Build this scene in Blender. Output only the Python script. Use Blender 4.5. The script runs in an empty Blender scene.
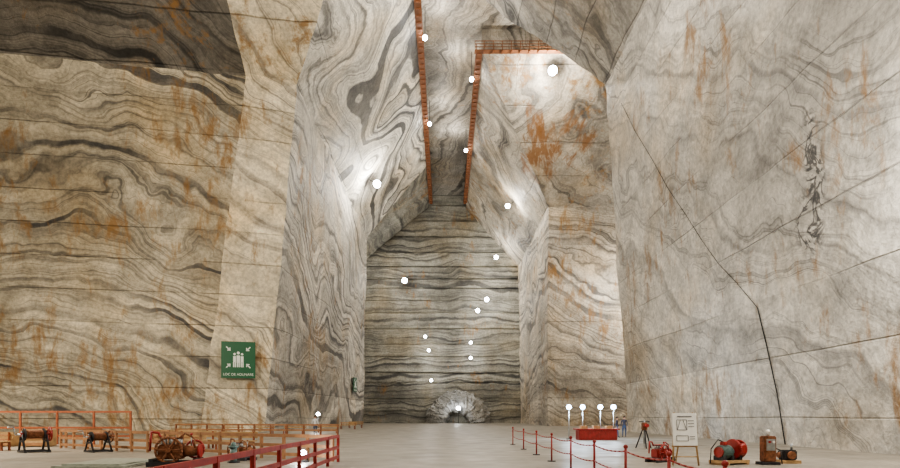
import bpy, bmesh, math, random
from mathutils import Vector, Matrix
import mathutils.noise as mn
random.seed(7)
S = bpy.context.scene
COL = S.collection
try:
    S.view_settings.look = 'AgX - Medium High Contrast'
except Exception: pass

# ------------------------------------------------------------ materials
def new_mat(name):
    m = bpy.data.materials.new(name); m.use_nodes = True
    nt = m.node_tree; nt.nodes.clear()
    out = nt.nodes.new('ShaderNodeOutputMaterial')
    b = nt.nodes.new('ShaderNodeBsdfPrincipled')
    nt.links.new(b.outputs[0], out.inputs[0])
    return m, nt, b

def simple(name, col, rough=0.6, metal=0.0, var=0.25, scale=6.0, bump=0.15):
    m, nt, b = new_mat(name)
    N = nt.nodes; L = nt.links
    tc = N.new('ShaderNodeTexCoord')
    n = N.new('ShaderNodeTexNoise'); n.inputs['Scale'].default_value = scale; n.inputs['Detail'].default_value = 5
    L.new(tc.outputs['Object'], n.inputs['Vector'])
    r = N.new('ShaderNodeValToRGB')
    r.color_ramp.elements[0].position = 0.3; r.color_ramp.elements[1].position = 0.7
    r.color_ramp.elements[0].color = tuple(c*(1-var) for c in col)+(1,)
    r.color_ramp.elements[1].color = tuple(min(1, c*(1+var)) for c in col)+(1,)
    L.new(n.outputs[0], r.inputs[0]); L.new(r.outputs[0], b.inputs['Base Color'])
    b.inputs['Roughness'].default_value = rough; b.inputs['Metallic'].default_value = metal
    bp = N.new('ShaderNodeBump'); bp.inputs['Strength'].default_value = bump; bp.inputs['Distance'].default_value = 0.02
    L.new(n.outputs[0], bp.inputs['Height']); L.new(bp.outputs[0], b.inputs['Normal'])
    return m

def emit(name, col, s):
    m = bpy.data.materials.new(name); m.use_nodes = True
    nt = m.node_tree; nt.nodes.clear()
    out = nt.nodes.new('ShaderNodeOutputMaterial'); e = nt.nodes.new('ShaderNodeEmission')
    e.inputs[0].default_value = col+(1,); e.inputs[1].default_value = s
    nt.links.new(e.outputs[0], out.inputs[0]); return m

def salt(name, light, dark, direction=(0.1, 0.1, 1), warp=8, wscale=0.05, freq=0.8, warp2=1.2,
         contrast=(0.36, 0.62), stain=0.62, stain_amt=0.82, saw=3.3, mid=0.5, spots=(), linew=0.03,
         cloud=(0.58, 1.12), veins=None, stain_col=(0.28, 0.145, 0.04), saw_amt=0.6, fadelo=0.3):
    m, nt, b = new_mat(name); N = nt.nodes; L = nt.links
    def math_(op, a, bb=None, c=None, clamp=False):
        n = N.new('ShaderNodeMath'); n.operation = op; n.use_clamp = clamp
        for i, v in enumerate((a, bb, c)):
            if v is None: continue
            if isinstance(v, (int, float)): n.inputs[i].default_value = v
            else: L.new(v, n.inputs[i])
        return n.outputs[0]
    def noise(scale, detail=3, dist=0.0, rough=0.5, vs=(1, 1, 1), off=(0, 0, 0), rot=(0, 0, 0)):
        mp = N.new('ShaderNodeMapping'); mp.inputs['Scale'].default_value = vs; mp.inputs['Location'].default_value = off
        src = P
        if any(rot):
            mr = N.new('ShaderNodeMapping'); mr.inputs['Rotation'].default_value = rot; L.new(P, mr.inputs[0]); src = mr.outputs[0]
        L.new(src, mp.inputs[0])
        n = N.new('ShaderNodeTexNoise'); n.inputs['Scale'].default_value = scale
        n.inputs['Detail'].default_value = detail; n.inputs['Roughness'].default_value = rough
        n.inputs['Distortion'].default_value = dist
        L.new(mp.outputs[0], n.inputs['Vector']); return n.outputs[0]
    def ramp(v, p0, p1, c0=(0, 0, 0), c1=(1, 1, 1)):
        r = N.new('ShaderNodeValToRGB'); e = r.color_ramp.elements
        e[0].position = p0; e[1].position = p1; e[0].color = c0+(1,); e[1].color = c1+(1,)
        L.new(v, r.inputs[0]); return r.outputs[0]
    def mix(f, a, c, mode='MIX'):
        n = N.new('ShaderNodeMix'); n.data_type = 'RGBA'; n.blend_type = mode
        if isinstance(f, (int, float)): n.inputs[0].default_value = f
        else: L.new(f, n.inputs[0])
        for i, v in ((6, a), (7, c)):
            if isinstance(v, tuple): n.inputs[i].default_value = v+(1,)
            else: L.new(v, n.inputs[i])
        return n.outputs[2]
    def g(v): return (v, v, v)
    tc = N.new('ShaderNodeTexCoord'); P = tc.outputs['Object']
    dp = N.new('ShaderNodeVectorMath'); dp.operation = 'DOT_PRODUCT'
    dp.inputs[1].default_value = direction; L.new(P, dp.inputs[0])
    n1 = noise(wscale, 1.5, dist=0.6); n2 = noise(wscale*5, 2); n3 = noise(1.1, 2)
    h = math_('MULTIPLY_ADD', n1, warp*2, dp.outputs['Value'])
    h = math_('MULTIPLY_ADD', n2, warp2*2, h)
    h = math_('MULTIPLY_ADD', n3, 0.25, h)
    w = math_('MULTIPLY', h, freq)
    nb = N.new('ShaderNodeTexNoise'); nb.noise_dimensions = '1D'
    nb.inputs['Scale'].default_value = 1.0; nb.inputs['Detail'].default_value = 3.2; nb.inputs['Roughness'].default_value = 0.64
    L.new(w, nb.inputs['W'])
    r = N.new('ShaderNodeValToRGB'); e = r.color_ramp.elements
    e[0].position = contrast[0]; e[1].position = contrast[1]
    e[0].color = dark+(1,); e[1].color = light+(1,)
    md = e.new(contrast[0]+(contrast[1]-contrast[0])*mid)
    md.color = tuple(d*0.3+l*0.7 for d, l in zip(dark, light))+(1,)
    L.new(nb.outputs[0], r.inputs[0])
    plain = tuple(d*0.2+l*0.8 for d, l in zip(dark, light))
    fade = ramp(noise(0.09, 4, off=(4, 4, 0), rough=0.6), 0.36, 0.56, g(fadelo), g(1))
    col = mix(fade, plain, r.outputs[0])
    nb2 = N.new('ShaderNodeTexNoise'); nb2.noise_dimensions = '1D'
    nb2.inputs['Scale'].default_value = 1.9; nb2.inputs['Detail'].default_value = 2
    L.new(math_('ADD', w, 37.0), nb2.inputs['W'])
    d = math_('ABSOLUTE', math_('SUBTRACT', nb2.outputs[0], 0.5))
    seam = ramp(d, 0.0, linew, (1, 1, 1), (0, 0, 0))
    seammod = ramp(noise(0.11, 4, off=(9, 1, 4)), 0.36, 0.58)
    seam = math_('MULTIPLY', seam, seammod)
    col = mix(math_('MULTIPLY', seam, 0.75), col, tuple(c*0.7 for c in dark))
    c0, c1 = cloud
    col = mix(1.0, col, ramp(noise(0.06, 5, rough=0.62, off=(3, 7, 1)), 0.34, 0.62, g(c0), g(c1)), 'MULTIPLY')
    col = mix(1.0, col, ramp(noise(0.45, 6, rough=0.65, off=(8, 3, 2)), 0.34, 0.6, g(0.72), g(1.1)), 'MULTIPLY')
    col = mix(1.0, col, ramp(noise(3.0, 4, rough=0.7), 0.36, 0.6, g(0.76), g(1.12)), 'MULTIPLY')
    col = mix(math_('MULTIPLY', ramp(noise(0.13, 4, off=(2, 9, 9)), 0.48, 0.7), 0.5), col, (0.95, 0.76, 0.48), 'MULTIPLY')
    sp = N.new('ShaderNodeSeparateXYZ'); L.new(P, sp.inputs[0])
    zz = math_('MULTIPLY_ADD', noise(0.05, 2), 0.5, sp.outputs['Z'])
    fr = math_('FRACT', math_('DIVIDE', zz, saw))
    dd = math_('ABSOLUTE', math_('SUBTRACT', fr, 0.5))
    sl = ramp(dd, 0.0, 0.06/saw, (1, 1, 1), (0, 0, 0))
    slm = ramp(noise(0.08, 4, vs=(1, 1, 3), off=(5, 5, 5)), 0.40, 0.58, g(0.1))
    sl = math_('MULTIPLY', sl, slm)
    col = mix(math_('MULTIPLY', sl, saw_amt), col, tuple(c*0.8 for c in dark))
    cn = N.new('ShaderNodeTexNoise'); cn.noise_dimensions = '1D'; cn.inputs['Scale'].default_value = 7.31; cn.inputs['Detail'].default_value = 0
    L.new(math_('FLOOR', math_('ADD', math_('DIVIDE', zz, saw), 0.5)), cn.inputs['W'])
    col = mix(1.0, col, ramp(cn.outputs[0], 0.3, 0.7, g(0.86), g(1.08)), 'MULTIPLY')
    s1 = noise(0.8, 6, vs=(1, 1, 0.35), rough=0.7, off=(2, 2, 8), dist=0.3)
    s2 = noise(0.10, 2, off=(1, 6, 2))
    sv = math_('ADD', s1, math_('MULTIPLY_ADD', s2, 0.6, -0.3))
    st = ramp(sv, stain, stain+0.15)
    col = mix(math_('MULTIPLY', st, stain_amt), col, stain_col)
    for (c, rad, colr, nscale, th, amt, rot, vs) in spots:
        mp = N.new('ShaderNodeMapping'); mp.vector_type = 'POINT'
        mp.inputs['Scale'].default_value = tuple(1/x for x in rad)
        mp.inputs['Location'].default_value = tuple(-a/x for a, x in zip(c, rad))
        L.new(P, mp.inputs[0])
        ln = N.new('ShaderNodeVectorMath'); ln.operation = 'LENGTH'; L.new(mp.outputs[0], ln.inputs[0])
        fall = math_('SUBTRACT', 1.0, ln.outputs['Value'], clamp=True)
        nn = noise(nscale, 6, dist=0.5, vs=vs, rot=rot, rough=0.65)
        v = math_('MULTIPLY_ADD', math_('MINIMUM', math_('MULTIPLY', fall, 2.0), 1.0), 0.2, nn)
        f = ramp(v, th, th+0.14)
        f = math_('MULTIPLY', f, math_('MINIMUM', math_('MULTIPLY', fall, 4.0), 1.0))
        col = mix(math_('MULTIPLY', f, amt), col, colr)
    if veins:
        for (c, rad, sc) in veins:
            mp = N.new('ShaderNodeMapping'); mp.inputs['Scale'].default_value = tuple(1/x for x in rad)
            mp.inputs['Location'].default_value = tuple(-a/x for a, x in zip(c, rad)); L.new(P, mp.inputs[0])
            ln = N.new('ShaderNodeVectorMath'); ln.operation = 'LENGTH'; L.new(mp.outputs[0], ln.inputs[0])
            fall = math_('MINIMUM', math_('MULTIPLY', math_('SUBTRACT', 1.0, ln.outputs['Value'], clamp=True), 2.5), 1.0)
            nn = noise(sc, 4, dist=0.8, rough=0.6)
            dv = math_('ABSOLUTE', math_('SUBTRACT', nn, 0.5))
            f = math_('MULTIPLY', ramp(dv, 0.018, 0.06, (1, 1, 1), (0, 0, 0)), fall)
            col = mix(math_('MULTIPLY', f, 0.9), col, (0.05, 0.05, 0.055))
    L.new(col, b.inputs['Base Color'])
    b.inputs['Roughness'].default_value = 0.6
    hgt = math_('MULTIPLY_ADD', noise(0.9, 7, rough=0.7), 0.8, math_('MULTIPLY', sl, -0.5))
    hgt = math_('MULTIPLY_ADD', nb.outputs[0], 0.3, hgt)
    bp = N.new('ShaderNodeBump'); bp.inputs['Strength'].default_value = 0.7; bp.inputs['Distance'].default_value = 0.4
    L.new(hgt, bp.inputs['Height']); L.new(bp.outputs[0], b.inputs['Normal'])
    return m

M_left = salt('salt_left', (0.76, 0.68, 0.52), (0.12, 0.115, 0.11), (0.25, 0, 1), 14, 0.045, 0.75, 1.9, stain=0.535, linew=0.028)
M_left_hi_shade = salt('salt_left_overhang_shade', (0.26, 0.24, 0.21), (0.03, 0.03, 0.03), (0.3, 0, 1), 10, 0.04, 0.7, 1.2, stain=0.64)  # shade of the overhang put into a darker salt colour
M_strip_lit = salt('salt_strip_lit', (0.94, 0.84, 0.64), (0.32, 0.28, 0.23), (0.6, 0, 1), 12, 0.05, 0.65, 1.4, contrast=(0.3, 0.6), stain=0.53, linew=0.02, cloud=(0.8, 1.1))  # light on the front strip put into a paler salt colour
M_long = salt('salt_long', (0.78, 0.735, 0.65), (0.14, 0.135, 0.13), (0.1, 0.3, 1), 12, 0.05, 0.72, 1.6, stain=0.58, fadelo=0.4)
M_loops = salt('salt_loops', (0.84, 0.80, 0.71), (0.09, 0.09, 0.09), (0.2, 0.12, 0.35), 13, 0.042, 0.88, 0.9, contrast=(0.37, 0.59), stain=0.70, linew=0.035, cloud=(0.78, 1.1), fadelo=0.7)
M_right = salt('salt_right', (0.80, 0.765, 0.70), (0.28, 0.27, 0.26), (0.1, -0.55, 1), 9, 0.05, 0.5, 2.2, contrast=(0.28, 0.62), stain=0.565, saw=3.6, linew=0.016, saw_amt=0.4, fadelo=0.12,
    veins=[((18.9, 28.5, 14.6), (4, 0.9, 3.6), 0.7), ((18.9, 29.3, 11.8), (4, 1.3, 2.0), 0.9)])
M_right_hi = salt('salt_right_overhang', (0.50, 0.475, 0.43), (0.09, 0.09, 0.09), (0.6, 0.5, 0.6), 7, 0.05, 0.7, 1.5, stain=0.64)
M_pier = salt('salt_pier', (0.76, 0.69, 0.58), (0.17, 0.16, 0.15), (0.35, 0.1, 1), 9, 0.045, 0.65, 1.8, stain=0.56)
RS = (0.25, 0.11, 0.032)
M_pier_hi = salt('salt_pier_overhang', (0.68, 0.62, 0.52), (0.13, 0.125, 0.12), (0.3, 0.3, 0.7), 8, 0.045, 0.7, 1.2, stain=0.56,
    spots=[((14.6, 88.5, 43.2), (4.4, 8, 7.0), RS, 0.8, 0.61, 0.88, (0, 0.35, 0), (1, 0.35, 0.22)),
           ((19.8, 87, 44.5), (4.5, 7, 5.0), RS, 0.9, 0.66, 0.85, (0, -0.5, 0), (1, 0.35, 0.25)),
           ((13.0, 86, 46.5), (3.0, 6, 5.0), RS, 1.1, 0.68, 0.8, (0, 0.2, 0), (1, 0.35, 0.3))])
M_end = salt('salt_end', (0.42, 0.41, 0.355), (0.10, 0.10, 0.095), (0.02, 0, 1), 3.4, 0.05, 0.9, 0.8, stain=0.62, saw=3.6, linew=0.03)
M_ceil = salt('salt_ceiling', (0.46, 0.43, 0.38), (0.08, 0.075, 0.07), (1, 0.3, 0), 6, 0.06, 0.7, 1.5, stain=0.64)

def floor_mat():
    m, nt, b = new_mat('salt_floor'); N = nt.nodes; L = nt.links
    tc = N.new('ShaderNodeTexCoord')
    n = N.new('ShaderNodeTexNoise'); n.inputs['Scale'].default_value = 0.35; n.inputs['Detail'].default_value = 8; n.inputs['Roughness'].default_value = 0.65
    L.new(tc.outputs['Object'], n.inputs['Vector'])
    r = N.new('ShaderNodeValToRGB'); r.color_ramp.elements[0].position = 0.3; r.color_ramp.elements[1].position = 0.68
    r.color_ramp.elements[0].color = (0.20, 0.18, 0.152, 1); r.color_ramp.elements[1].color = (0.35, 0.32, 0.275, 1)
    L.new(n.outputs[0], r.inputs[0]); L.new(r.outputs[0], b.inputs['Base Color'])
    n2 = N.new('ShaderNodeTexNoise'); n2.inputs['Scale'].default_value = 0.8; n2.inputs['Detail'].default_value = 6
    L.new(tc.outputs['Object'], n2.inputs['Vector'])
    r2 = N.new('ShaderNodeMapRange'); r2.inputs['To Min'].default_value = 0.3; r2.inputs['To Max'].default_value = 0.6
    r2.inputs['From Min'].default_value = 0.3; r2.inputs['From Max'].default_value = 0.7
    L.new(n2.outputs[0], r2.inputs[0]); L.new(r2.outputs[0], b.inputs['Roughness'])
    bp = N.new('ShaderNodeBump'); bp.inputs['Strength'].default_value = 0.25; bp.inputs['Distance'].default_value = 0.04
    L.new(n2.outputs[0], bp.inputs['Height']); L.new(bp.outputs[0], b.inputs['Normal'])
    return m
M_floor = floor_mat()

RED = simple('red_paint', (0.30, 0.025, 0.02), 0.45)
ORANGE = simple('orange_paint', (0.26, 0.075, 0.03), 0.55)
CATWOOD = simple('catwalk_timber', (0.19, 0.075, 0.03), 0.65, scale=1.5)
RAILWOOD = simple('rail_wood', (0.30, 0.15, 0.07), 0.6, scale=3)
WOOD = simple('pale_wood', (0.42, 0.27, 0.13), 0.6, scale=4)
RUST = simple('rusty_iron', (0.24, 0.10, 0.05), 0.65, 0.3, 0.45, 9)
IRON = simple('dark_iron', (0.05, 0.05, 0.055), 0.5, 0.6)
STEEL = simple('grey_steel', (0.38, 0.4, 0.41), 0.4, 0.7)
TEAL = simple('grey_green_paint', (0.13, 0.2, 0.19), 0.5)
WHITE = simple('white_board', (0.85, 0.85, 0.82), 0.5, var=0.04)
INK = simple('ink_sketch', (0.15, 0.15, 0.17), 0.6)
GREEN = simple('sign_green', (0.0, 0.10, 0.035), 0.4, var=0.05)
SIGNW = simple('sign_white', (0.8, 0.85, 0.8), 0.4, var=0.02)
BLACK = simple('black_rubber', (0.02, 0.02, 0.02), 0.6)
SLAB = simple('pale_slab', (0.34, 0.37, 0.32), 0.4)
ROCK = salt('salt_rubble', (0.5, 0.5, 0.48), (0.06, 0.06, 0.06), (0.5, 0.5, 1), 4, 0.2, 1.6, 1.5, stain=0.8)
GLOW = emit('lamp_glow', (0.93, 0.96, 1.0), 60)
GLOWB = emit('lamp_glow_blue', (0.6, 0.78, 1.0), 30)
SKIN = simple('skin', (0.55, 0.33, 0.24), 0.5, var=0.05)
HAIR = simple('hair', (0.03, 0.02, 0.015), 0.6)
DENIM = simple('denim', (0.05, 0.08, 0.16), 0.8)
SHIRTW = simple('shirt_white', (0.75, 0.75, 0.76), 0.8, var=0.05)
SHIRTD = simple('jacket_dark', (0.06, 0.06, 0.09), 0.8)

# ------------------------------------------------------------ mesh builder
class MB:
    def __init__(s): s.bm = bmesh.new(); s.mats = []
    def mi(s, m):
        if m not in s.mats: s.mats.append(m)
        return s.mats.index(m)
    def _tag(s, geom, m, smooth=False):
        i = s.mi(m); fs = set()
        for v in geom:
            for f in v.link_faces: fs.add(f)
        for f in fs: f.material_index = i; f.smooth = smooth
    def box(s, c, size, m, rz=0, rx=0, ry=0, bev=0):
        M = Matrix.Translation(c) @ Matrix.Rotation(rz, 4, 'Z') @ Matrix.Rotation(rx, 4, 'X') @ Matrix.Rotation(ry, 4, 'Y') @ Matrix.Diagonal((size[0], size[1], size[2], 1))
        r = bmesh.ops.create_cube(s.bm, size=1, matrix=M)['verts']
        s._tag(r, m)
        if bev > 0:
            es = list({e for v in r for e in v.link_edges})
            bmesh.ops.bevel(s.bm, geom=es, offset=bev, segments=2, affect='EDGES', material=s.mi(m))
    def cyl(s, a, b, r, m, r2=None, seg=16, smooth=True):
        a = Vector(a); b = Vector(b); d = b-a
        q = d.to_track_quat('Z', 'Y').to_matrix().to_4x4()
        M = Matrix.Translation((a+b)/2) @ q
        v = bmesh.ops.create_cone(s.bm, cap_ends=True, segments=seg, radius1=r, radius2=r if r2 is None else r2, depth=d.length, matrix=M)['verts']
        s._tag(v, m, smooth)
        for f in {f for x in v for f in x.link_faces}:
            if len(f.verts) > 4: f.smooth = False
    def tube(s, pts, r, m, seg=8):
        for a, b in zip(pts[:-1], pts[1:]): s.cyl(a, b, r, m, seg=seg)
        for p in pts[1:-1]: s.sph(p, r, m, 8)
    def sph(s, c, r, m, seg=16, sc=(1, 1, 1)):
        M = Matrix.Translation(c) @ Matrix.Diagonal((sc[0], sc[1], sc[2], 1))
        v = bmesh.ops.create_uvsphere(s.bm, u_segments=seg, v_segments=max(6, seg//2), radius=r, matrix=M)['verts']
        s._tag(v, m, True)
    def ring(s, c, axis, R, r, m, n=24):
        q = Vector(axis).to_track_quat('Z', 'Y'); c = Vector(c)
        P = [c + q @ Vector((R*math.cos(2*math.pi*i/n), R*math.sin(2*math.pi*i/n), 0)) for i in range(n+1)]
        for a, b in zip(P[:-1], P[1:]): s.cyl(a, b, r, m, seg=6)
    def wheel(s, c, axis, R, r, m, spokes=6):
        s.ring(c, axis, R, r, m)
        q = Vector(axis).to_track_quat('Z', 'Y'); c = Vector(c)
        for i in range(spokes):
            a = 2*math.pi*i/spokes
            s.cyl(c, c + q @ Vector((R*math.cos(a), R*math.sin(a), 0)), r*0.7, m, seg=6)
        ax = Vector(axis).normalized()
        s.cyl(c-ax*r*2, c+ax*r*2, R*0.2, m, seg=12)
    def poly(s, pts, m):
        f = s.bm.faces.new([s.bm.verts.new(p) for p in pts]); f.material_index = s.mi(m)
    def grid(s, pts, m, step=0.8):
        a, b_, c, d = [Vector(p) for p in pts]
        nu = max(2, min(110, int(max((b_-a).length, (c-d).length)/step)))
        nv = max(2, min(80, int(max((d-a).length, (c-b_).length)/step)))
        rows = []
        for j in range(nv+1):
            v = j/nv; row = []
            for i in range(nu+1):
                u = i/nu
                p = (a*(1-u)+b_*u)*(1-v)+(d*(1-u)+c*u)*v
                row.append(s.bm.verts.new(p+rough(p)))
            rows.append(row)
        k = s.mi(m)
        for j in range(nv):
            for i in range(nu):
                f = s.bm.faces.new((rows[j][i], rows[j][i+1], rows[j+1][i+1], rows[j+1][i])); f.material_index = k; f.smooth = True
    def done(s, name, parent=None):
        me = bpy.data.meshes.new(name); s.bm.to_mesh(me); s.bm.free()
        for m in s.mats: me.materials.append(m)
        o = bpy.data.objects.new(name, me); COL.objects.link(o)
        if parent: o.parent = parent
        return o

def rough(p):
    """hewn-rock unevenness, a function of place only so neighbouring faces still meet"""
    d = mn.noise_vector(p*0.16)*0.2 + mn.noise_vector(p*0.6+Vector((9, 3, 1)))*0.12
    if p.z < 1: d.z = 0
    if p.z > 54: d.z = 0
    return d

def shell(name, faces):
    b = MB()
    for pts, m in faces:
        if len(pts) == 4: b.grid(pts, m)
        else: b.poly(pts, m)
    return b.done(name)

# ------------------------------------------------------------ mine shell (metres, main gallery runs along +Y)
H = 37.5; T = 52.0; C = 55.0
shell('wall_left', [
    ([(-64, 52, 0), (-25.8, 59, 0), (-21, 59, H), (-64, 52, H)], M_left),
    ([(-64, 52, H), (-21, 59, H), (-21, 42, T), (-64, 35, T)], M_left_hi_shade),
    ([(-25.8, 59, 0), (-19.5, 60.6, 0), (-16, 60.6, H), (-21, 59, H)], M_strip_lit),
    ([(-21, 59, H), (-16, 60.6, H), (-3.6, 42, T), (-21, 42, T)], M_strip_lit),
    ([(-19.5, 60.6, 0), (-16.4, 112, 0), (-15.6, 112, H), (-16, 60.6, H)], M_long),
    ([(-16, 60.6, H), (-15.6, 112, H), (-3.6, 112, T), (-3.6, 42, T)], M_loops),
    ([(-3.6, 42, T), (-3.6, 112, T), (-3.6, 112, C), (-3.6, 42, C)], M_ceil),
    ([(-64, 35, T), (-21, 42, T), (-21, 42, C), (-64, 35, C)], M_left_hi_shade),
    ([(-21, 42, T), (-3.6, 42, T), (-3.6, 42, C), (-21, 42, C)], M_left_hi_shade),
    ([(-16.4, 112, 0), (-21, 112, 0), (-21, 112, H), (-15.6, 112, H)], M_long),
    ([(-21, 112, H), (-15.6, 112, H), (-3.6, 112, T)], M_long),
    ([(-21, 112, 0), (-21, 134, 0), (-21, 134, H), (-21, 112, H)], M_long),
    ([(-21, 112, H), (-21, 134, H), (-3.6, 134, T), (-3.6, 112, T)], M_end),
    ([(-3.6, 112, T), (-3.6, 134, T), (-3.6, 134, C), (-3.6, 112, C)], M_ceil),
    ([(-64, 52, 0), (-64, -30, 0), (-64, -30, C), (-64, 35, C), (-64, 35, T), (-64, 52, H)], M_left),
])
# far wall: quarried in stepped courses with a saw groove between them
b = MB()
z = 0.0; y = 131.6
random.seed(3)
while z < C:
    hh = random.choice((2.3, 3.0, 3.4, 3.8))
    z1 = min(C, z+hh); gr = random.choice((0.12, 0.18, 0.26)); dp = 0.35
    yn = y + random.choice((0.1, 0.22, 0.35)) * (1 if z < H else 0.2)
    b.grid([(-21, y, z), (18, y, z), (18, y+0.03, z1-gr), (-21, y+0.03, z1-gr)], M_end, 1.0)
    b.poly([(-21, y-0.05, z1-gr), (18, y-0.05, z1-gr), (18, y+dp, z1-gr), (-21, y+dp, z1-gr)], M_end)
    b.poly([(-21, y+dp+0.1, z1-gr-0.3), (18, y+dp+0.1, z1-gr-0.3), (18, y+dp+0.1, z1+0.3), (-21, y+dp+0.1, z1+0.3)], M_end)
    b.poly([(-21, yn-0.05, z1), (18, yn-0.05, z1), (18, y+dp+0.1, z1), (-21, y+dp+0.1, z1)], M_end)
    z = z1; y = yn
b.done('wall_far')
shell('wall_right', [
    ([(17.7, 96, 0), (17.7, 136, 0), (17.7, 136, H), (17.7, 96, H)], M_pier),
    ([(17.7, 96, H), (17.7, 136, H), (5, 136, T), (5, 77, T)], M_pier_hi),
    ([(17.7, 96, 0), (48, 96, 0), (48, 96, H), (17.7, 96, H)], M_pier),
    ([(17.7, 96, H), (48, 96, H), (48, 77, T), (5, 77, T)], M_pier_hi),
    ([(5, 77, T), (5, 136, T), (5, 136, C), (5, 77, C)], M_ceil),
    ([(5, 77, T), (48, 77, T), (48, 77, C), (5, 77, C)], M_ceil),
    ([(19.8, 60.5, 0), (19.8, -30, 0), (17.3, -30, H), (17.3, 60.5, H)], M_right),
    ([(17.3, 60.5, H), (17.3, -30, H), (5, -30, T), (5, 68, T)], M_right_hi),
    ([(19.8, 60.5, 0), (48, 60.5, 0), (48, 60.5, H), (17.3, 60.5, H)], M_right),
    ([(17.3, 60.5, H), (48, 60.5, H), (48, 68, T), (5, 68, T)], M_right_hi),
    ([(5, 68, T), (48, 68, T), (48, 68, C), (5, 68, C)], M_ceil),
    ([(5, -30, T), (5, 68, T), (5, 68, C), (5, -30, C)], M_ceil),
    ([(48, 60.5, 0), (48, 96, 0), (48, 96, H), (48, 77, T), (48, 77, C), (48, 68, C), (48, 68, T), (48, 60.5, H)], M_pier),
])
b = MB(); b.poly([(-64, -30, 0), (20, -30, 0), (20, -30, C), (-64, -30, C)], M_right); b.done('wall_back')
b = MB(); b.poly([(-64, -30, C), (48, -30, C), (48, 137, C), (-64, 137, C)], M_ceil); b.done('ceiling')
b = MB(); b.poly([(-64, -30, 0), (48, -30, 0), (48, 137, 0), (-64, 137, 0)], M_floor); b.done('floor')

# ------------------------------------------------------------ catwalks
def catwalk(path, name):
    b = MB()
    (x0, y0), (x1, y1), nx, ny = path
    z = 51.6; L = math.hypot(x1-x0, y1-y0); ux, uy = (x1-x0)/L, (y1-y0)/L
    ang = math.atan2(uy, ux); W = 0.6
    cx, cy = (x0+x1)/2+nx*W/2, (y0+y1)/2+ny*W/2
    b.box((cx-nx*0.1, cy-ny*0.1, z), (L, W+0.2, 0.1), CATWOOD, rz=ang)
    ex, ey = nx*W, ny*W
    for h in (0.4, 0.8, 1.2):
        b.box(((x0+x1)/2+ex, (y0+y1)/2+ey, z+h), (L, 0.07, 0.08), CATWOOD, rz=ang)
    n = int(L/1.2)
    for i in range(n+1):
        t = i*L/n
        b.box((x0+ux*t+ex, y0+uy*t+ey, z+0.6), (0.08, 0.08, 1.2), CATWOOD, rz=ang)
        b.box((x0+ux*t+ex/2, y0+uy*t+ey/2, z-0.13), (0.14, W, 0.16), RUST, rz=ang)
    return b.done(name)
catwalk(((-3.55, 42), (-3.55, 131.2), 1, 0), 'catwalk')
catwalk(((4.95, 77), (4.95, 131.2), -1, 0), 'catwalk')
catwalk(((4.1, 76.9), (40, 76.9), 0, -1), 'catwalk')

# ------------------------------------------------------------ lamps
PW = 0.47
def lamp(loc, wall, power, r=0.35, name='flood_or_fill_lamp', col=(1, 0.93, 0.81), blue=False, off=None, soft=0.4):  # also builds the added fill lamps outside the view
    b = MB()
    loc = Vector(loc); wall = Vector(wall)
    b.cyl(wall, loc, 0.05, IRON, seg=8)
    d = (loc-wall).normalized()
    b.cyl(loc-d*(r*1.5), loc-d*(r*0.6), r*0.5, STEEL, r*0.85, 16)
    b.sph(loc, r, GLOWB if blue else GLOW, 16)
    o = b.done(name)
    if power > 0:
        li = bpy.data.lights.new('lamp_light', 'POINT'); li.energy = power*PW; li.color = col; li.shadow_soft_size = soft
        lo = bpy.data.objects.new('lamp_light', li); COL.objects.link(lo)
        lo.location = loc + (Vector(off) if off else d*(r+0.8)); lo.parent = o
    return o
K = 1000
lamp((-11.2, 92.2, 39.9), (-12.9, 94, 41.5), 12*K, 0.6)
lamp((14.8, 77.0, 49.2), (15.6, 79.0, 51.0), 13*K, 0.62)
lamp((11.9, 106.4, 41.6), (13.4, 108, 43.2), 6*K, 0.45)
lamp((11.9, 130.2, 38.6), (11.9, 133.4, 38.6), 3*K, 0.48)
lamp((-9.4, 130.2, 33.2), (-9.4, 133.4, 33.2), 3*K, 0.62)
lamp((9.7, 130.2, 28.8), (9.7, 133.2, 28.8), 1.8*K, 0.52)
lamp((7.6, 130.2, 26.2), (7.6, 133.2, 26.2), 1.6*K, 0.46)
for x, z in ((-4.6, 20.2), (-3.8, 17), (6, 18.8), (6, 15.2), (-3.2, 10)):
    lamp((x, 130.4, z), (x, 132.8, z), 0.6*K, 0.34)
for x, y, s in ((-2.6, 73, -1), (3.9, 82, 1), (-2.6, 94.5, -1), (3.9, 104, 1)):
    lamp((x, y, 51.0), (x, y, 55), 1.4*K, 0.32, off=(2.2*(-s), 0, 1.8))
lamp((16.5, 18, 11), (19.4, 18, 11), 10*K, 0.4)
lamp((13.5, 34, 38), (15.8, 36, 41), 9*K, 0.4)  # added fill lamp, unseen, high on the right overhang
lamp((-8, -6, 30), (-8, -6, 55), 34*K, 0.4, off=(0, 0, -1.5))  # added fill lamp behind the camera
lamp((-29, 26, 12), (-29, 26, 55), 31*K, 0.4, col=(1, 0.88, 0.7), off=(0, 0, -1.5))  # added fill lamp out of view, brightens the left wall
lamp((0, 30, 40), (0, 30, 55), 16*K, 0.4, off=(0, 0, -1.5))  # added fill lamp overhead, above the view
lamp((0.5, 60, 50), (0.5, 60, 55), 7*K, 0.4, off=(0, 0, -1.5))  # added fill lamp hung just above the view
lamp((32, 90, 22), (32, 96.4, 22), 16*K, 0.4)  # added fill lamp, unseen in the right cross gallery

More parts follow.
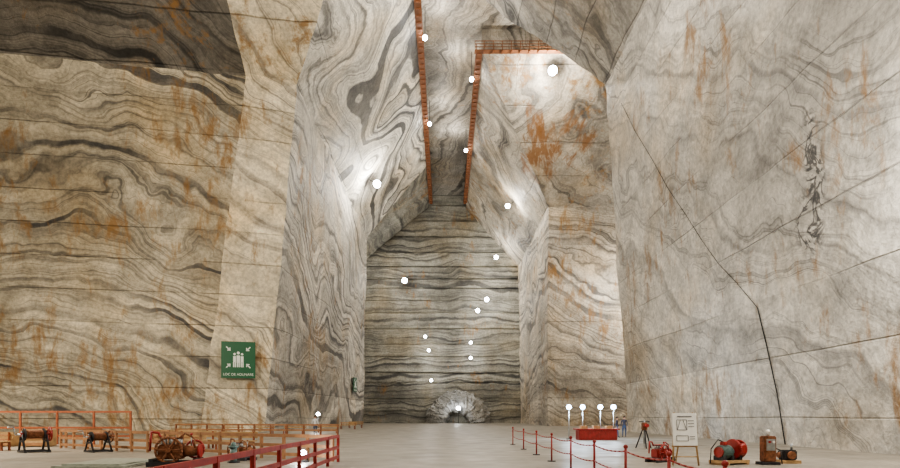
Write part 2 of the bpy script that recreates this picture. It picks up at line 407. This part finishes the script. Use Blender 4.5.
# ------------------------------------------------------------ salt rubble grotto at far wall
b = MB()
bm = b.bm
n = 40
prof = []
for i in range(n+1):
    a = math.pi*i/n
    prof.append((-math.cos(a), math.sin(a)))
rings = []
for k, (R, yy) in enumerate(((7.4, 131.3), (7.6, 130.2), (6.9, 129.2), (6.1, 128.5), (5.2, 128.0), (4.2, 127.9), (3.4, 128.3), (2.8, 129.4), (2.5, 131.0))):
    row = []
    for (cx, sx) in prof:
        p = Vector((3.0+cx*R, yy, max(0, sx*R*1.0)))
        d = mn.noise(p*0.7)*0.8 + mn.noise(p*1.9)*0.6
        q = p+Vector((cx*d, -abs(d)*0.9 if k else 0, sx*d)); q.z = max(0, q.z)
        row.append(bm.verts.new(q))
    rings.append(row)
mi = b.mi(ROCK)
for r0, r1 in zip(rings[:-1], rings[1:]):
    for i in range(n):
        f = bm.faces.new((r0[i], r0[i+1], r1[i+1], r1[i])); f.material_index = mi
b.done('salt_rock_grotto')
lamp((3.0, 125.5, 3.4), (3.0, 125.5, 0.0), 0.35*K, 0.48, 'lamp_post', off=(0, -1.2, 0.6))

# ------------------------------------------------------------ signs
def text_obj(txt, size, loc, rot, mat, name, parent):
    cu = bpy.data.curves.new(name+'_c', 'FONT'); cu.body = txt; cu.size = size; cu.extrude = 0.01
    cu.align_x = 'CENTER'; cu.align_y = 'CENTER'
    t = bpy.data.objects.new(name+'_t', cu); COL.objects.link(t)
    bpy.context.view_layer.update()
    me = bpy.data.meshes.new_from_object(t.evaluated_get(bpy.context.evaluated_depsgraph_get()))
    bpy.data.objects.remove(t)
    me.materials.clear(); me.materials.append(mat)
    o = bpy.data.objects.new(name, me); COL.objects.link(o)
    o.location = loc; o.rotation_euler = rot; o.parent = parent
    return o
def assembly_sign(name, w, h, loc, rot, txt=True):
    e = bpy.data.objects.new(name, None); COL.objects.link(e)
    b = MB()
    b.box((0, 0, 0), (w, 0.08, h), GREEN, bev=0.02)
    for sx in (-0.4, 0.4):
        for sz in (-0.4, 0.4): b.cyl((sx*w, 0.03, sz*h), (sx*w, 0.5, sz*h), 0.04, IRON, seg=8)
    y = -0.055
    for dx, s in ((-0.11, 0.8), (0.11, 0.8), (0, 1.0)):
        b.cyl((dx*w, y+0.01, 0.17*h*s+0.02*h), (dx*w, y-0.02, 0.17*h*s+0.02*h), 0.045*w*s, SIGNW)
        b.box((dx*w, y, 0.02*h), (0.1*w*s, 0.03, 0.2*h*s), SIGNW)
        b.box((dx*w-0.025*w, y, -0.13*h), (0.035*w, 0.03, 0.14*h), SIGNW)
        b.box((dx*w+0.025*w, y, -0.13*h), (0.035*w, 0.03, 0.14*h), SIGNW)
    for sx in (-1, 1):
        for sz in (-1, 1):
            c = Vector((sx*0.3*w, y, 0.07*h+sz*0.24*h))
            b.box(c, (0.15*w, 0.03, 0.035*w), SIGNW, ry=(-1 if sx*sz > 0 else 1)*math.radians(45))
            tip = c+Vector((-sx*0.055*w, 0, -sz*0.055*w))
            b.box(tip+Vector((sx*0.03*w, 0, 0)), (0.10*w, 0.03, 0.03*w), SIGNW)
            b.box(tip+Vector((0, 0, sz*0.03*w)), (0.03*w, 0.03, 0.10*w), SIGNW)
    b.done('panel', e)
    if txt: text_obj('LOC DE ADUNARE', 0.105*w, (0, y-0.01, -0.4*h), (math.radians(90), 0, 0), SIGNW, 'lettering', e)
    e.location = loc; e.rotation_euler = rot
    return e
assembly_sign('assembly_point_sign', 3.4, 3.85, (-21.75, 58.95, 7.6), (math.radians(0), 0, math.radians(14)))
assembly_sign('assembly_point_sign', 3.0, 2.6, (-16.35, 102, 7.4), (0, 0, math.radians(86.5)))

# ------------------------------------------------------------ fences
def fence(name, pts, h, rails, mat, postmat, step, thick=0.06, postw=0.09):
    b = MB()
    for (x0, y0), (x1, y1) in zip(pts[:-1], pts[1:]):
        L = math.hypot(x1-x0, y1-y0); a = math.atan2(y1-y0, x1-x0)
        for r in rails:
            b.box(((x0+x1)/2, (y0+y1)/2, r), (L, thick, thick*1.6), mat, rz=a)
        n = max(1, round(L/step))
        for i in range(n+1):
            t = i/n
            b.box((x0+(x1-x0)*t, y0+(y1-y0)*t, h/2), (postw, postw, h), postmat, rz=a)
    return b.done(name)
fence('metal_fence', [(-3.95, 20.7), (-3.95, 6)], 1.0, (0.95, 0.55, 0.2), RED, RED, 1.8, 0.07, 0.09)
fence('wooden_fence', [(-4.2, 20.9), (-20.3, 29.6)], 1.0, (0.93, 0.55, 0.2), RAILWOOD, RAILWOOD, 1.2, 0.08, 0.1)
fence('wooden_fence', [(-20.3, 30.0), (-20.3, 33)], 1.0, (0.93, 0.5), RAILWOOD, RAILWOOD, 1.5, 0.07, 0.1)
fence('pen_railing', [(-32, 33.5), (-18.8, 33.5)], 2.0, (1.95, 1.0, 0.5), ORANGE, ORANGE, 2.1, 0.07, 0.1)
fence('low_railing', [(-24, 50), (-9, 47)], 1.0, (0.95, 0.5), RAILWOOD, RUST, 1.5, 0.09, 0.12)

b = MB()
ys = [33, 28.5, 24.5, 21, 17.8, 15, 12.4, 10, 8]
for y in ys:
    b.cyl((4, y, 0), (4, y, 0.03), 0.16, IRON); b.cyl((4, y, 0), (4, y, 1.0), 0.03, RED); b.sph((4, y, 1.02), 0.05, RED)
for y0, y1 in zip(ys[:-1], ys[1:]):
    for hz in (0.92, 0.5):
        P = [Vector((4, y0+(y1-y0)*t/8, hz-0.06*4*(t/8)*(1-t/8))) for t in range(9)]
        b.tube(P, 0.018, RED, 6)
b.done('rope_barrier')

# ------------------------------------------------------------ display table with lamps
b = MB(); X, Y = 10.8, 40
b.box((X, Y, 0.36), (2.7, 1.1, 0.72), RED, bev=0.03)
b.box((X, Y, 0.76), (3.0, 1.3, 0.08), RED)
for i in range(4): b.box((X-1.0+i*0.66, Y-0.56, 0.36), (0.5, 0.04, 0.45), RED)
for i in range(3): b.box((X-0.9+i*0.9, Y, 0.9), (0.45, 0.45, 0.2), WOOD)
b.done('display_table')
def postlamp(x, y, z):
    b = MB()
    b.cyl((x, y, 0), (x, y, 0.05), 0.2, IRON); b.cyl((x, y, 0), (x, y, z-0.1), 0.03, STEEL)
    b.cyl((x, y, z-0.2), (x, y, z-0.08), 0.06, STEEL, 0.13); b.sph((x, y, z), 0.18, GLOWB, 16)
    o = b.done('lamp_post')
    li = bpy.data.lights.new('lamp_light', 'POINT'); li.energy = 200; li.color = (0.7, 0.85, 1); li.shadow_soft_size = 0.2
    lo = bpy.data.objects.new('lamp_light', li); COL.objects.link(lo); lo.location = (x, y-0.4, z); lo.parent = o
for x in (9.05, 10.05, 11.35, 12.3): postlamp(x, 40.9, 2.35)

# ------------------------------------------------------------ machines
def rusty_engine(x, y, s=1.0, rz=0.0, name='mining_engine', body=RUST, acc=RED):
    b = MB()
    for dy in (-0.35, 0.35): b.box((0, dy, 0.08), (1.7, 0.12, 0.16), IRON)
    for dx in (-0.7, 0.7): b.box((dx, 0, 0.2), (0.14, 0.8, 0.12), IRON)
    b.box((-0.15, 0, 0.48), (0.8, 0.5, 0.5), body, bev=0.05)
    b.cyl((0.25, 0, 0.5), (0.75, 0, 0.5), 0.2, body, 0.16); b.cyl((0.72, 0, 0.5), (0.8, 0, 0.5), 0.24, acc)
    for i in range(3):
        b.cyl((-0.4+i*0.25, 0, 0.7), (-0.4+i*0.25, 0, 0.95), 0.1, STEEL); b.cyl((-0.4+i*0.25, 0, 0.93), (-0.4+i*0.25, 0, 0.98), 0.13, body)
    b.wheel((-0.15, -0.36, 0.55), (0, 1, 0), 0.42, 0.045, body)
    b.wheel((0.5, 0.34, 0.55), (0, 1, 0), 0.3, 0.04, acc, 5)
    b.cyl((-0.15, -0.4, 0.55), (-0.15, 0.4, 0.55), 0.05, STEEL)
    b.tube([(-0.5, 0.1, 0.9), (-0.62, 0.1, 1.12), (-0.85, 0.1, 1.15), (-0.9, 0.1, 0.5)], 0.04, acc)
    b.tube([(0.1, -0.1, 0.95), (0.3, -0.1, 1.1), (0.6, -0.1, 0.95), (0.62, -0.1, 0.6)], 0.03, body)
    b.cyl((0.45, 0.1, 0.66), (0.45, 0.1, 1.05), 0.02, STEEL); b.sph((0.45, 0.1, 1.07), 0.05, acc)
    o = b.done(name); o.location = (x, y, 0); o.scale = (s, s, s); o.rotation_euler = (0, 0, rz); return o
def drum_winch(x, y, s, rz, frame, acc):
    b = MB()
    for dx in (-0.45, 0.45):
        b.box((dx, 0, 0.05), (0.1, 1.0, 0.1), frame)
        b.cyl((dx, -0.42, 0.08), (dx, 0, 0.95), 0.045, frame, seg=8); b.cyl((dx, 0.42, 0.08), (dx, 0, 0.95), 0.045, frame, seg=8)
        b.box((dx, 0, 0.5), (0.06, 0.5, 0.08), frame)
        b.cyl((dx-0.05, 0, 0.8), (dx+0.05, 0, 0.8), 0.11, acc)
    b.box((0, -0.42, 0.06), (0.9, 0.08, 0.08), frame); b.box((0, 0.42, 0.06), (0.9, 0.08, 0.08), frame)
    b.cyl((-0.36, 0, 0.8), (0.36, 0, 0.8), 0.17, RUST, seg=20)
    for i in range(12): b.ring((-0.3+i*0.055, 0, 0.8), (1, 0, 0), 0.18, 0.025, RUST, 16)
    for dx in (-0.36, 0.36): b.cyl((dx-0.02, 0, 0.8), (dx+0.02, 0, 0.8), 0.28, frame, seg=20)
    b.wheel((0.6, 0, 0.8), (1, 0, 0), 0.3, 0.035, acc, 5); b.cyl((-0.7, 0, 0.8), (0.66, 0, 0.8), 0.035, STEEL)
    b.tube([(-0.7, 0, 0.8), (-0.72, 0.1, 1.12), (-0.95, 0.1, 1.12)], 0.025, STEEL)
    o = b.done('hand_winch'); o.location = (x, y, 0); o.scale = (s, s, s); o.rotation_euler = (0, 0, rz)
rusty_engine(-9.2, 19.2, 1.0, 0.15)
rusty_engine(-7.9, 21.6, 0.7, -0.5, 'belt_pump', RUST, RUST)
drum_winch(-19.3, 26.3, 1.05, 0.9, IRON, RED)
drum_winch(-16.4, 26.5, 0.9, 1.0, IRON, RUST)
rusty_engine(8.0, 20.8, 0.66, 0.6, 'red_pump', RED, RED)
b = MB(); X, Y = 10.5, 29.5
for a in range(3):
    t = a*2.094+0.4; b.cyl((X+0.45*math.cos(t), Y+0.45*math.sin(t), 0.0), (X, Y, 1.25), 0.035, IRON, seg=8)
b.cyl((X, Y, 0.25), (X, Y, 1.5), 0.05, STEEL); b.box((X, Y, 1.15), (0.24, 0.3, 0.42), RUST, bev=0.04); b.cyl((X, Y-0.15, 1.2), (X, Y-0.42, 1.2), 0.1, RED)
b.cyl((X-0.28, Y, 1.4), (X+0.28, Y, 1.4), 0.025, IRON); b.cyl((X, Y, 0.02), (X, Y, 0.3), 0.015, STEEL, 0.03)
b.done('column_drill')

b = MB(); 
b.box((0, 0, 0.12), (1.4, 0.7, 0.1), WOOD); 
for dx in (-0.55, 0.55): b.box((dx, 0, 0.04), (0.12, 0.8, 0.08), WOOD)
b.cyl((-0.55, 0, 0.48), (-0.05, 0, 0.48), 0.24, TEAL, seg=24)
for i in range(7): b.ring((-0.5+i*0.07, 0, 0.48), (1, 0, 0), 0.25, 0.014, TEAL)
b.cyl((-0.62, 0, 0.48), (-0.55, 0, 0.48), 0.2, RED)
b.cyl((-0.05, 0, 0.5), (0.15, 0, 0.5), 0.12, STEEL)
b.cyl((0.15, 0, 0.58), (0.22, 0, 0.58), 0.36, RED, seg=28); b.cyl((0.22, 0, 0.58), (0.48, 0, 0.58), 0.26, RED, seg=28); b.cyl((0.48, 0, 0.58), (0.55, 0, 0.58), 0.36, RED, seg=28)
b.ring((0.2, 0, 0.58), (1, 0, 0), 0.36, 0.03, RED); b.cyl((0.36, -0.3, 0.58), (0.36, -0.36, 0.58), 0.24, RED, 0.16)
for dx in (-0.5, -0.1, 0.35): b.box((dx, 0, 0.23), (0.12, 0.5, 0.22), IRON)
b.box((-0.3, 0, 0.8), (0.22, 0.2, 0.14), RED, bev=0.02)
b.tube([(-0.3, 0, 0.85), (-0.5, 0.1, 0.95), (-0.75, 0.2, 0.6), (-0.8, 0.2, 0.05)], 0.02, BLACK)
o = b.done('electric_winch'); o.location = (10.0, 19.7, 0); o.rotation_euler = (0, 0, 0.45); o.scale = (0.92, 0.92, 0.92)

b = MB(); X, Y = 11.3, 19.6
b.box((X, Y, 0.05), (0.6, 0.5, 0.1), IRON); b.box((X, Y, 0.55), (0.42, 0.34, 0.9), RUST, bev=0.03)
b.box((X, Y-0.18, 0.7), (0.3, 0.03, 0.4), STEEL); b.cyl((X-0.06, Y-0.2, 0.8), (X-0.06, Y-0.24, 0.8), 0.04, RED)
b.cyl((X+0.08, Y-0.2, 0.8), (X+0.08, Y-0.24, 0.8), 0.04, WHITE)
b.cyl((X, Y, 1.0), (X, Y, 1.14), 0.05, STEEL); b.sph((X, Y, 1.16), 0.07, WHITE)
b.tube([(X+0.2, Y, 0.6), (X+0.45, Y, 0.5), (X+0.5, Y, 0.02)], 0.02, BLACK)
b.done('control_cabinet')
b = MB()
b.box((12.35, 20.2, 0.06), (0.7, 0.5, 0.12), WOOD); b.box((12.35, 20.2, 0.3), (0.5, 0.4, 0.36), IRON, bev=0.04)
b.cyl((12.35, 20.0, 0.3), (12.35, 19.9, 0.3), 0.14, RUST); b.cyl((12.5, 20.2, 0.48), (12.5, 20.2, 0.7), 0.04, STEEL)
b.cyl((12.1, 20.2, 0.3), (12.0, 20.2, 0.3), 0.1, RUST)
b.done('transformer_box')

b = MB(); X, Y = 8.25, 19.3
for dx in (-0.42, 0.42):
    b.cyl((X+dx*1.05, Y-0.12, 0), (X+dx*0.75, Y+0.1, 1.82), 0.03, WOOD, seg=8)
b.cyl((X, Y+0.75, 0), (X, Y+0.12, 1.75), 0.03, WOOD, seg=8)
b.cyl((X-0.44, Y-0.03, 0.66), (X+0.44, Y-0.03, 0.66), 0.03, WOOD, seg=8)
b.cyl((X-0.4, Y-0.06, 0.3), (X+0.4, Y-0.06, 0.3), 0.02, WOOD, seg=8)
b.box((X, Y-0.02, 1.24), (0.82, 0.05, 1.12), WHITE, rx=math.radians(-7))
R = Matrix.Rotation(math.radians(-7), 4, 'X'); B0 = Vector((X, Y-0.02, 1.24))
def bd(dx, dz, w, h, ry=0): b.box(B0 + R @ Vector((dx, -0.03, dz)), (w, 0.012, h), INK, rx=math.radians(-7), ry=ry)
bd(0, 0.44, 0.5, 0.035)
bd(-0.1, 0.33, 0.34, 0.018); bd(-0.1, -0.02, 0.34, 0.018); bd(-0.27, 0.155, 0.018, 0.35); bd(0.07, 0.155, 0.018, 0.35)
bd(-0.2, 0.15, 0.016, 0.34, 0.3); bd(0.0, 0.15, 0.016, 0.34, -0.3); bd(0.22, 0.3, 0.2, 0.018); bd(0.22, 0.2, 0.2, 0.018); bd(0.22, 0.1, 0.2, 0.018)
bd(-0.1, -0.22, 0.4, 0.018); bd(-0.1, -0.4, 0.4, 0.018); bd(-0.3, -0.31, 0.018, 0.18); bd(0.1, -0.31, 0.018, 0.18); bd(0.24, -0.25, 0.18, 0.018); bd(0.24, -0.33, 0.18, 0.018)
b.done('information_easel')

b = MB(); b.box((-11.6, 19.6, 0.04), (2.3, 3.0, 0.08), SLAB, bev=0.01); b.box((-11.6, 19.6, 0.1), (1.9, 2.6, 0.05), SLAB, bev=0.01)
b.done('stone_platform')
def crate(x, y, w, h):
    b = MB(); b.box((x, y, h/2+0.04), (w, w*0.7, h), WOOD)
    for dz in (0.12, 0.5, 0.88):
        b.box((x, y-w*0.36, 0.04+h*dz), (w*1.04, 0.04, h*0.16), RAILWOOD)
    for dx in (-0.46, 0.46): b.box((x+dx*w, y-w*0.38, h/2+0.04), (0.1, 0.05, h), RAILWOOD)
    b.box((x-w*0.35, y, 0.03), (0.1, w*0.7, 0.06), WOOD); b.box((x+w*0.35, y, 0.03), (0.1, w*0.7, 0.06), WOOD)
    return b.done('wooden_crate')
crate(-22.6, 31.2, 1.3, 0.9); crate(-24.6, 31.4, 1.1, 0.7); crate(-15.6, 34.5, 1.4, 0.8); crate(-17.5, 34.8, 1.1, 0.8)
def bench(x, y, rz):
    b = MB()
    for dy in (-0.16, 0, 0.16): b.box((0, dy, 0.45), (2.2, 0.13, 0.05), WOOD)
    for dz in (0.65, 0.85): b.box((0, 0.28, dz), (2.2, 0.04, 0.12), WOOD)
    for dx in (-0.9, 0.9):
        b.box((dx, -0.15, 0.22), (0.08, 0.08, 0.44), ORANGE); b.box((dx, 0.26, 0.45), (0.08, 0.08, 0.9), ORANGE)
        b.box((dx, 0.05, 0.4), (0.08, 0.45, 0.06), ORANGE)
    o = b.done('bench'); o.location = (x, y, 0); o.rotation_euler = (0, 0, rz)
for x, y in ((-20, 52.5), (-17, 52.2), (-14, 51.8), (-11.5, 55), (-12.5, 72), (-12.8, 80), (-22.5, 27.6), (-13.2, 29.5), (-10.6, 28.2)): bench(x, y, -0.15)
b = MB(); b.cyl((-7.7, 20.4, 0), (-7.7, 20.4, 0.05), 0.22, IRON); b.cyl((-7.7, 20.4, 0.05), (-7.7, 20.4, 0.55), 0.12, TEAL); b.cyl((-7.7, 20.4, 0.55), (-7.7, 20.4, 0.62), 0.18, TEAL); b.sph((-7.7, 20.4, 0.66), 0.1, TEAL)
b.done('teal_bollard')  # short teal bollard with a round cap

def floorspot(x, y, p, r):
    b = MB(); b.box((x, y, 0.03), (0.35, 0.3, 0.06), IRON); b.cyl((x-0.14, y, 0.05), (x-0.14, y, 0.32), 0.02, IRON); b.cyl((x+0.14, y, 0.05), (x+0.14, y, 0.32), 0.02, IRON)
    b.cyl((x, y+0.16, 0.3), (x, y-0.02, 0.34), 0.07, IRON, 0.13); b.sph((x, y-0.04, 0.345), r, GLOW, 12)
    o = b.done('floor_spotlight')
    li = bpy.data.lights.new('lamp_light', 'POINT'); li.energy = p; li.shadow_soft_size = 0.1
    lo = bpy.data.objects.new('lamp_light', li); COL.objects.link(lo); lo.location = (x, y-0.4, 0.5); lo.parent = o
floorspot(-5.2, 20.6, 80, 0.11)
lamp((-13.6, 60, 1.9), (-13.6, 60, 0), 0.5*K, 0.2, 'lamp_post', off=(0, -0.6, 0))

b = MB()
key = [(56, 33), (54, 30.4), (52.5, 28.5), (49, 24.3), (46, 20.5), (43.4, 17.3), (41, 14.6), (38.6, 12.3), (36.6, 10.4), (34.4, 8.3), (33.7, 6), (33, 3), (32.5, 0.05)]
P = []
for yy, zz in key:
    p = Vector((19.8-2.5*zz/37.5, yy, zz)); P.append(p+rough(p)+Vector((-0.06, 0, 0)))
b.tube(P[:10], 0.02, BLACK, 8)
b.tube(P[9:], 0.035, BLACK, 8)
b.done('power_cable')

# ------------------------------------------------------------ people
def person(x, y, rz, shirt, h=1.72, stride=0.12):
    e = bpy.data.objects.new('visitor', None); COL.objects.link(e)
    V = []; E = []; R = []
    def add(p, r, par=None):
        V.append(p); R.append(r)
        if par is not None: E.append((par, len(V)-1))
        return len(V)-1
    pel = add((0, 0, 0.95), 0.14); wa = add((0, 0, 1.1), 0.12, pel); ch = add((0, -0.01, 1.3), 0.15, wa)
    ns = add((0, 0, 1.44), 0.09, ch); nk = add((0, -0.01, 1.51), 0.055, ns); hd = add((0, -0.02, 1.6), 0.085, nk); ht = add((0, -0.01, 1.68), 0.075, hd)
    for s in (-1, 1):
        hp = add((s*0.09, 0, 0.88), 0.095, pel); kn = add((s*0.11, -0.03+s*stride*0.5, 0.48), 0.06, hp)
        an = add((s*0.11, s*stride, 0.09), 0.04, kn); add((s*0.13, s*stride-0.16, 0.045), 0.035, an)
        sh = add((s*0.19, 0, 1.4), 0.06, ch); el = add((s*0.25, 0.03-s*0.05, 1.13), 0.042, sh)
        wr = add((s*0.27, -0.06-s*0.09, 0.89), 0.028, el); pm = add((s*0.27, -0.08-s*0.09, 0.82), 0.032, wr)
    me = bpy.data.meshes.new('body'); me.from_pydata(V, E, [])
    o = bpy.data.objects.new('body', me); COL.objects.link(o)
    m = o.modifiers.new('skin', 'SKIN'); me.skin_vertices[0].data[0].use_root = True
    for i, r in enumerate(R): me.skin_vertices[0].data[i].radius = (r, r*0.8 if V[i][2] > 0.9 and abs(V[i][0]) < 0.05 and i < 4 else r)
    o.modifiers.new('sub', 'SUBSURF').levels = 2
    bpy.context.view_layer.update()
    m2 = bpy.data.meshes.new_from_object(o.evaluated_get(bpy.context.evaluated_depsgraph_get()))
    bpy.data.objects.remove(o)
    m2.materials.clear()
    for mm in (SKIN, shirt, DENIM, BLACK): m2.materials.append(mm)
    for p in m2.polygons:
        c = p.center; p.use_smooth = True
        if c.z < 0.085: k = 3
        elif c.z < 0.98 and abs(c.x) < 0.215: k = 2
        elif c.z > 1.475: k = 0
        elif abs(c.x) > 0.2 and c.z < 0.92: k = 0
        else: k = 1
        p.material_index = k
    bo = bpy.data.objects.new('body', m2); COL.objects.link(bo); bo.parent = e
    b = MB()
    b.sph((0, 0.01, 1.665), 0.098, HAIR, 16, (0.95, 1.05, 0.95)); b.cyl((0, -0.1, 1.625), (0, -0.135, 1.605), 0.012, SKIN, 0.018, 8)
    for s in (-1, 1):
        b.sph((s*0.032, -0.098, 1.635), 0.011, BLACK, 8); b.sph((s*0.092, -0.01, 1.62), 0.022, SKIN, 8, (0.4, 1, 1.3))
        for i in range(4):
            yy = -0.105-s*0.09+i*0.017; L = (0.06, 0.075, 0.08, 0.07)[i]
            b.tube([Vector((s*0.27, yy, 0.81)), Vector((s*0.268, yy-0.005, 0.81-L*0.6)), Vector((s*0.255, yy-0.01, 0.81-L))], 0.0085, SKIN, 6)
        b.tube([Vector((s*0.26, -0.11-s*0.09, 0.84)), Vector((s*0.25, -0.14-s*0.09, 0.81)), Vector((s*0.245, -0.145-s*0.09, 0.78))], 0.0095, SKIN, 6)
    b.box((0, -0.103, 1.572), (0.045, 0.01, 0.008), RED)
    b.done('head_and_hands', e)
    e.location = (x, y, 0.0); e.rotation_euler = (0, 0, rz); k = h/1.75; e.scale = (k, k, k)
person(-11.6, 50, 0.5, SHIRTW, 1.75)
person(14.4, 45, -0.4, SHIRTD, 1.7)
person(13.5, 44, 1.2, SHIRTD, 1.65)

# ------------------------------------------------------------ world, camera
w = bpy.data.worlds.new('mine_air'); S.world = w; w.use_nodes = True
w.node_tree.nodes['Background'].inputs[0].default_value = (0.5, 0.5, 0.52, 1); w.node_tree.nodes['Background'].inputs[1].default_value = 0.05
cam = bpy.data.cameras.new('camera'); co = bpy.data.objects.new('camera', cam); COL.objects.link(co)
co.location = (0, 0, 1.7); co.rotation_euler = (math.radians(90), 0, 0)
cam.sensor_width = 36; cam.lens = 22.4; cam.shift_x = 5/900; cam.shift_y = 182/900; cam.clip_end = 400
S.camera = co
